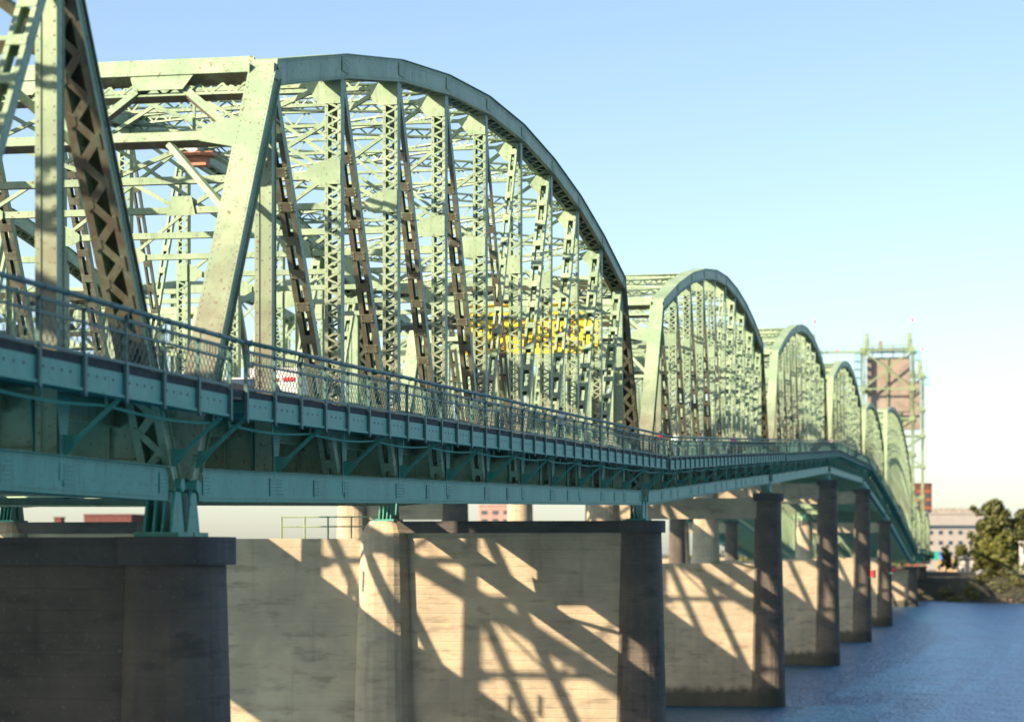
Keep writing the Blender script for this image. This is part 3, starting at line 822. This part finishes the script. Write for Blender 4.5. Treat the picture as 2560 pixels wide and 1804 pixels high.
# ------------------------------------------------------------------ vehicles
def deck_z(y): return 15.93 + (17.47 - 15.93)*y/83.82 + 2.78
def wheel(parent, x, y, r, wd):
    mb = MB(); mb.tube([(x-wd/2, y, r), (x-wd/2+.04, y, r), (x+wd/2-.04, y, r), (x+wd/2, y, r)], [r-.05, r, r, r-.05], 16); o = mb.build('wheel', 'rubber', parent)
    mb = MB(); mb.tube([(x-wd/2-.01, y, r), (x+wd/2+.01, y, r)], r*.58, 12); mb.build('rim', 'chrome', o)
def car(x, y, pm, label):
    root = thing('car', (x, y, deck_z(y)), label, 'car', 'vehicles on the bridge')
    prof = [(-2.2, .35), (-2.25, .62), (-2.15, .92), (-1.75, 1.0), (1.0, .98), (2.0, .82), (2.22, .6), (2.2, .35)]
    def loft(sections, name, mat, par):
        mb = MB(); n = len(sections[0])
        for s in sections: mb.v.extend(Vector(p) for p in s)
        for j in range(len(sections)-1):
            for i in range(n): mb.f.append((j*n+i, j*n+(i+1) % n, (j+1)*n+(i+1) % n, (j+1)*n+i))
        mb.f.append(tuple(range(n))[::-1]); mb.f.append(tuple((len(sections)-1)*n+i for i in range(n)))
        return mb.build(name, mat, par)
    secs = []
    for xx, k in ((-.9, .93), (-.84, 1), (.84, 1), (.9, .93)): secs.append([(xx, py*k if abs(py) > 2 else py, .35 + (pz-.35)*(k if k == 1 else .92)) for py, pz in prof])
    b = loft(secs, 'body', pm, root)
    cab = [(-1.85, .96), (-1.3, 1.42), (-.2, 1.48), (.35, 1.42), (1.15, .96)]
    secs = [[(xx*(1 - .16*((pz-.96)/.5)), py, pz) for py, pz in cab] for xx in (-.82, .82)]
    g_ = loft(secs, 'window_glass', 'glass', root)
    mb = MB(); mb.box(-.66, .66, -1.28, .33, 1.44, 1.51); mb.build('roof', pm, root)
    for xx in (-.82, .82):
        for yy in (-1.4, 1.4): wheel(root, xx, yy, .33, .2)
        mb = MB(); mb.box(xx*.85-.14, xx*.85+.14, -2.27, -2.1, .66, .84); mb.build('taillight', 'red', root)
    mb = MB(); mb.box(-.85, .85, -2.3, -2.15, .38, .55); mb.build('bumper', pm, root)
car(-11.6, 37, 'car_blue', 'slate blue car on the bridge deck in front of the white truck')
car(-4.2, 20, 'car_silver', 'silver car on the near lane behind the walkway railing')
car(-8.0, 62, 'car_white', 'white car on the middle lane of the bridge beneath the yellow sign')
y = 50; root = thing('box_truck', (-12.6, y, deck_z(y)), 'white box truck with red markings on its rear, on the bridge deck', 'truck', 'vehicles on the bridge')
mb = MB(); mb.box(-1.25, 1.25, 0, 6.2, 1.05, 3.75); mb.build('cargo_box', 'white', root)
mb = MB(); mb.box(-1.2, 1.2, -.03, .02, 1.05, 1.2); mb.box(-1.27, -1.2, -.03, .02, 1.05, 3.75); mb.box(1.2, 1.27, -.03, .02, 1.05, 3.75); mb.box(-.03, .03, -.03, .02, 1.2, 3.7); mb.build('door_frame', 'barrier', root)
for a, b, z, h in ((-.3, .25, 3.1, .16), (.5, 1.05, 3.12, .16), (-.9, -.5, 3.1, .16)):
    mb = MB(); mb.box(a, b, -.045, -.031, z, z+h); mb.build('red_marking', 'red', root)
for k in range(6):
    mb = MB(); mb.box(-.95+k*.32, -.75+k*.32, -.045, -.031, 1.9, 2.25); mb.build('red_marking', 'red', root)
mb = MB(); mb.prism([(-1.1, 6.4, .6), (-1.1, 8.3, .6), (-1.1, 8.25, 1.7), (-1.1, 7.7, 2.6), (-1.1, 6.4, 2.7)], XA*2.2); mb.build('cab', 'white', root)
mb = MB(); mb.box(-.5, .5, .2, 8, .6, .85); mb.build('chassis', 'black', root)
for xx in (-1.0, 1.0):
    for yy in (1.3, 7.2): wheel(root, xx, yy, .48, .3)
    mb = MB(); mb.box(xx-.15, xx+.15, -.06, 0, .8, 1.0); mb.build('taillight', 'red', root)

# ------------------------------------------------------------------ people on the walkway
def person(x, y, z, rz, shirt, trousers, hair, label, stride=.25, arm=.2):
    me = bpy.data.meshes.new('body_skeleton')
    J = dict(pel=(0, 0, .95), spi=(0, 0, 1.15), che=(0, .02, 1.38), nec=(0, .03, 1.5), hea=(0, .05, 1.63), top=(0, .05, 1.74),
             lh=(-.10, 0, .9), lk=(-.11, stride*.6, .5), la=(-.11, stride*.5, .09), lf=(-.11, stride*.5+.16, .04),
             rh=(.10, 0, .9), rk=(.11, -stride*.2, .5), ra=(.11, -stride*1.1, .10), rf=(.11, -stride*1.1+.15, .04),
             ls=(-.19, .02, 1.4), le=(-.24, -arm, 1.14), lw=(-.23, -arm*.4, .9), lp=(-.22, -arm*.2, .8),
             rs=(.19, .02, 1.4), re=(.24, arm, 1.14), rw=(.23, arm*1.6, .93), rp=(.22, arm*1.9, .84))
    rad = dict(pel=.145, spi=.125, che=.15, nec=.055, hea=.095, top=.07, lh=.1, rh=.1, lk=.065, rk=.065, la=.045, ra=.045, lf=.04, rf=.04, ls=.065, rs=.065, le=.045, re=.045, lw=.032, rw=.032, lp=.035, rp=.035)
    E_ = [('pel', 'spi'), ('spi', 'che'), ('che', 'nec'), ('nec', 'hea'), ('hea', 'top')] + [(a+b, a+c) for a in 'lr' for b, c in (('h', 'k'), ('k', 'a'), ('a', 'f'), ('s', 'e'), ('e', 'w'), ('w', 'p'))] + [('pel', 'lh'), ('pel', 'rh'), ('che', 'ls'), ('che', 'rs')]
    ks = list(J); me.from_pydata([J[k] for k in ks], [(ks.index(a), ks.index(b)) for a, b in E_], [])
    o = bpy.data.objects.new('tmp', me); C.objects.link(o)
    sk = o.modifiers.new('skin', 'SKIN'); o.modifiers.new('sub', 'SUBSURF').levels = 2
    for i, k in enumerate(ks): me.skin_vertices[0].data[i].radius = (rad[k], rad[k]*(.75 if k in ('pel', 'spi', 'che') else 1))
    me.skin_vertices[0].data[0].use_root = True
    bpy.context.view_layer.update()
    bm = bpy.data.meshes.new_from_object(o.evaluated_get(bpy.context.evaluated_depsgraph_get())); C.objects.unlink(o); bpy.data.objects.remove(o)
    bm.materials.clear()
    for m in (shirt, trousers, plain('skin_tone', (.42, .25, .17), .6, .08), M['black']): bm.materials.append(m)
    for p in bm.polygons:
        c = p.center; p.use_smooth = True
        p.material_index = 3 if c.z < .09 else 1 if (c.z < .98 and abs(c.x) < .185) else 2 if (c.z > 1.5 or (abs(c.x) > .185 and c.z < 1.1)) else 0
    root = thing('person', (x, y, z), label, 'person', 'people on the walkway', rz)
    b = bpy.data.objects.new('body', bm); C.objects.link(b); b.parent = root
    mb = MB(); n = 8
    for j in range(5):
        ph = j*math.pi/8
        for k in range(n): t = 2*math.pi*k/n; mb.v.append(Vector((.108*math.cos(ph)*math.cos(t), .04 + .118*math.cos(ph)*math.sin(t) - .012, 1.655 + .125*math.sin(ph))))
    for j in range(4):
        for k in range(n): mb.f.append((j*n+k, j*n+(k+1) % n, (j+1)*n+(k+1) % n, (j+1)*n+k))
    mb.build('hair', hair, root, smooth=True)
    fm = MB(); fm.prism([(-.012, .135, 1.60), (.012, .135, 1.60), (.006, .14, 1.65), (-.006, .14, 1.65)], (0, .03, -.008)); fm.build('nose', bm.materials[2], root)
    return root
def wz(y):
    i = int((y + 1.37) // SP) if y > 0 else 0; y0 = i*SP; za, zb = zj[i+1], zj[i+2]; return za + (zb - za)*(y - y0)/83.82 + 2.745
hairb = plain('dark_hair', (.04, .028, .02), .7, .2)
def cloth(n, c): return plain(n, c, .85, .1, 8)
jean = cloth('denim', (.05, .07, .13)); dkt = cloth('dark_trousers', (.03, .03, .035))
for px, yy, rz, sh, tr, lb in ((1.15, 50.9, math.pi, (.6, .62, .6), dkt, 'person in a light grey top walking the walkway by the largest span'),
                         (1.1, 85.8, 0, (.75, .06, .08), jean, 'person in a red shirt on the walkway beside the second portal'),
                         (1.2, 92.5, math.pi, (.7, .7, .68), jean, 'person in a white shirt just past the one in red'),
                         (1.05, 107.2, 0, (.8, .78, .74), dkt, 'person in a cream shirt midway along the second arched span'),
                         (1.2, 128, math.pi, (.75, .08, .25), dkt, 'person in a magenta shirt further up the second arched span'),
                         (1.1, 247, 0, (.85, .5, .52), jean, 'person in a pale pink top near the crest of the walkway')):
    person(px, yy, wz(yy), rz, cloth('shirt_fabric', sh), tr, hairb, lb)

# ------------------------------------------------------------------ red lights on the far piers
for i, lb in ((4, 'red navigation light on the fourth tall pier'), (5, 'red navigation light on the rightmost tall pier')):
    root = thing('navigation_light', (2.05, i*SP - 2.2, 10.6), lb, 'navigation light', 'red navigation lights')
    mb = MB(); mb.tube([(0, 0, 0), (0, 0, 1.1)], [.4, .4], 12); mb.build('lens', 'red', root)
    mb = MB(); mb.box(-.9, .3, -.1, .9, -.15, 0); mb.build('bracket', 'paint_shade', root)

# ------------------------------------------------------------------ buildings
def window_grid(mbx, root, xs, zs, w, h, yf, mat='glass'):
    me = None
    for z in zs:
        for x in xs:
            if me is None:
                mb = MB(); mb.box(-w/2, w/2, -.06, .05, 0, h); o = mb.build('window', mat, root); me = o.data
            else:
                o = bpy.data.objects.new('window', me); C.objects.link(o); o.parent = root
            o.location = (x, yf, z)
def building(x0, x1, y, dep, z0, z1, wall, label, nwx, zs, ww, wh, cat='building', roof=None, name='building'):
    root = thing(name, ((x0+x1)/2, y, z0), label, cat); hw = (x1-x0)/2; H = z1 - z0
    mb = MB(); mb.box(-hw, hw, 0, dep, -4, H); mb.build('wall', wall, root)
    mb = MB(); mb.box(-hw-.25, hw+.25, -.25, dep+.25, H, H+.5); mb.build('roof', roof or wall, root)
    if nwx: window_grid(None, root, [-hw + (k+.5)*2*hw/nwx for k in range(nwx)], zs, ww, wh, 0)
    return root
pk = plain('pinkish_grey_cladding', (.25, .235, .215), .8, .06, .3); br = plain('red_brick', (.10, .032, .026), .9, .2, .5); org = plain('orange_band', (.22, .06, .03), .8, .1)
tanm = plain('tan_stucco', (.36, .25, .13), .85, .1, .5); wh_ = plain('white_siding', (.5, .48, .45), .7, .05, .5); pkb = plain('pale_pink_brick', (.34, .2, .165), .9, .12, .4)
b = building(-4, 22.5, 900, 30, 8, 29.5, pk, 'pinkish grey office block with rows of small windows on the far bank', 7, (5.4, 9.6, 13.6), 1.6, 1.5)
mb = MB(); mb.box(-12.5, 12.5, -.1, .4, 15.9, 17.2); mb.build('ribbon_window', 'glass', b)
mb = MB(); mb.box(-11, 6, 6, 20, 22, 24); mb.build('penthouse', 'barrier', b)
b = building(-14, -4.2, 980, 20, 8, 43.5, br, 'tall dark red brick tower behind the right lift tower leg', 4, [3.5*k+2 for k in range(9)], 1.3, 1.9)
for k in range(10):
    mb = MB(); mb.box(-5.05, 5.05, -.15, .0, 3.5*k+.4, 3.5*k+1.5); mb.build('band', org, b)
building(0.5, 9.0, 862, 12, 7, 11.6, tanm, 'low tan building by the bridge end on the far bank', 3, (1.2,), 1.4, 1.5)
b = building(10.2, 16.9, 740, 9, 7, 12.2, wh_, 'small white house with a gable roof among the trees', 2, (1.3,), 1.1, 1.4, 'house')
mb = MB(); mb.prism([(-3.7, -.6, 5.72), (3.7, -.6, 5.72), (0, -.6, 7.2)], YA*10); mb.build('gable', wh_, b)
b = building(29.5, 44, 700, 14, 4, 17.5, wh_, 'large white building cut off by the right edge of the photo', 4, (2, 6, 10), 1.5, 1.8)
building(-372, -350, 950, 30, 8, 31, br, 'red brick building seen under the left span', 5, [3.2*k+1.5 for k in range(6)], 2, 1.6)
building(-378, -362, 900, 20, 8, 25.8, tanm, 'low tan building seen under the left span', 4, [3.2*k+1.5 for k in range(5)], 2, 1.5)
building(-365.5, -362.3, 899, 4, 8, 29, br, 'slim dark red chimney block beside the low tan building', 1, (17,), 1, 1.4)
building(-183, -165, 900, 20, 8, 33.5, pkb, 'pale pink building with blue windows seen beneath the largest span', 4, [3.4*k+1.5 for k in range(7)], 2.6, 1.7)
# road signs and a parked van on the bank
for x, m, lb in ((1.7, cloth('sign_green', (.01, .30, .20)), 'green highway sign in front of the office block'), (4.5, cloth('sign_blue', (.08, .16, .55)), 'blue highway sign beside the green one')):
    root = thing('road_sign', (x, 800, 8), lb, 'sign', 'highway signs'); mb = MB(); mb.box(-1.3, 1.3, 0, .1, 4, 7); mb.build('sign_panel', m, root)
    mb = MB(); mb.tube([(-.8, .2, -1), (-.8, .2, 6.5)], .1, 6); mb.tube([(.8, .2, -1), (.8, .2, 6.5)], .1, 6); mb.build('post', 'chrome', root)
root = thing('parked_van', (19, 700, bank_h(19, 700)), 'pale grey van parked among the bushes on the far bank', 'van', rz=.9)
mb = MB(); mb.prism([(-1, -2.6, .4), (-1, 2.4, .4), (-1, 2.5, 1.2), (-1, 1.7, 1.4), (-1, 1.2, 2.2), (-1, -2.6, 2.3)], XA*2); mb.build('body', 'car_silver', root)
mb = MB(); mb.prism([(-1.02, 1.05, 1.45), (-1.02, 1.6, 1.45), (-1.02, 1.15, 2.1)], XA*2.04); mb.build('window_glass', 'glass', root)
for xx in (-.9, .9):
    for yy in (-1.6, 1.6): wheel(root, xx, yy, .38, .22)

# ------------------------------------------------------------------ trees and bank plants
def leaves(mb, c, rx, ry, rz, n, s, rnd):
    for _ in range(n):
        while True:
            q = Vector((rnd.uniform(-1, 1), rnd.uniform(-1, 1), rnd.uniform(-1, 1)))
            if .2 < q.length < 1: break
        q = q*(.55 + .45*rnd.random()); p = c + Vector((q.x*rx, q.y*ry, q.z*rz))
        a = Vector((rnd.gauss(0, 1), rnd.gauss(0, 1), rnd.gauss(0, 1))).normalized(); b = a.orthogonal().normalized(); t = a.cross(b); k = s*rnd.uniform(.6, 1.3)
        mb.add([p - b*k, p + t*k*.6, p + b*k, p - t*k*.6], [(0, 1, 2, 3)])
def tree(x, y, h, w, lm, label, seed, group='trees on the far bank'):
    rnd = random.Random(seed); z = bank_h(x, y) - .3
    root = thing('tree', (x, y, z), label, 'tree', group)
    mb = MB(); mb.tube([(0, 0, 0), (.2, 0, h*.3), (.1, .1, h*.6), (0, 0, h*.85)], [h*.028, h*.022, h*.013, .05], 7); cl = []
    for k in range(13):
        t = k/12; a = k*2.4; zz = h*(.26 + .66*t); rr = w/2*(.55 + .45*math.sin(math.pi*min(1, .25+t*.8)))*(.45+.55*rnd.random())*(1-.35*t)
        e = Vector((rr*math.cos(a), rr*math.sin(a), zz)); mb.tube([(.1, 0, zz*.75), e], [h*.009, .04], 5); cl.append(e)
    cl.append(Vector((0, 0, h*.9))); mb.build('trunk', 'bark', root)
    lb = MB()
    for e in cl:
        s = w*rnd.uniform(.17, .27); leaves(lb, e, s, s, s*.8, 330, max(.3, w*.036), rnd)
        for _ in range(3):
            f = e + Vector((rnd.gauss(0, s*.7), rnd.gauss(0, s*.7), rnd.gauss(0, s*.6))); leaves(lb, f, s*.5, s*.5, s*.45, 90, max(.26, w*.032), rnd)
    lb.build('crown', lm, root)
for a in ((22.5, 706, 22.5, 16, 'leaf_dark', 'tallest dark olive tree on the right bank', 1), (32.5, 722, 21, 13, 'leaf_dark', 'dark tree at the right edge behind the white building', 2),
          (20.3, 688, 11.5, 9, 'leaf', 'olive tree right of the small white house', 3), (24.5, 684, 12.5, 9, 'leaf', 'broad olive tree at the foot of the tallest dark tree', 4),
          (29.5, 735, 17, 11, 'leaf_light', 'light green tree behind the tallest dark tree', 5), (11.5, 760, 9, 7, 'leaf', 'small tree hiding part of the office block', 6),
          (19.0, 730, 15, 10, 'leaf', 'mid height olive tree left of the tallest tree', 7), (6, 765, 8.5, 4, 'leaf_dark', 'slim dark tree before the office windows', 8)):
    tree(*a)
rb = random.Random(5)
for k in range(30):
    x = 7 + k*1.15 + rb.uniform(-.6, .6); y = 660 + rb.uniform(-4, 26); s = rb.uniform(1.5, 3.2)
    mb = MB(); leaves(mb, Vector((0, 0, s*.6)), s*1.2, s*1.2, s*.9, 170, .32, rb)
    root = thing('bush', (x, y, bank_h(x, y)), ('low olive bush', 'dry yellowish bush', 'light green bush')[k % 3] + ' in the thicket along the right bank', 'bush', ('olive', 'dry', 'light green')[k % 3] + ' bushes along the right bank')
    mb.build('foliage', ('leaf', 'scrub', 'leaf_light')[k % 3], root); mb = MB()
    for q in range(4): mb.tube([(0, 0, -.3), (rb.uniform(-.6, .6), rb.uniform(-.6, .6), s*.8)], [.07, .03], 5)
    mb.build('stems', 'bark', root)
mb = MB()
for k in range(380):
    x = rb.uniform(4, 60); y = 640 + rb.uniform(-4, 12); s = rb.uniform(.3, .9); z = bank_h(x, y)
    mb.add([Vector((x + s*rb.uniform(.7, 1)*dx, y + s*rb.uniform(.7, 1)*dy, z + s*dz)) for dx, dy, dz in ((-1, -1, -.5), (1, -1, -.5), (1, 1, -.5), (-1, 1, -.5), (-.6, -.6, .7), (.7, -.5, .6), (.6, .6, .75), (-.6, .7, .6))],
           [(4, 5, 6, 7), (0, 1, 5, 4), (1, 2, 6, 5), (2, 3, 7, 6), (3, 0, 4, 7)])
tag(mb.build('shore_rocks', 'rock', kind='stuff'), 'brown rocks along the waterline of the far bank', 'rocks')
# distant wood along the far bank
mb = MB(); rd = random.Random(11); x = -700
while x < 900:
    y = 1000 + rd.uniform(-30, 60); h = rd.uniform(5, 11) * (1 if x < -60 else 1.1); w_ = rd.uniform(5, 10)
    leaves(mb, Vector((x, y, 7 + h*.45)), w_, w_*.6, h*.6, 70, 1.0, rd); x += rd.uniform(4, 9)
tag(mb.build('distant_wood', 'leaf_dark', kind='stuff'), 'low dark line of distant trees beyond the far bank', 'trees')
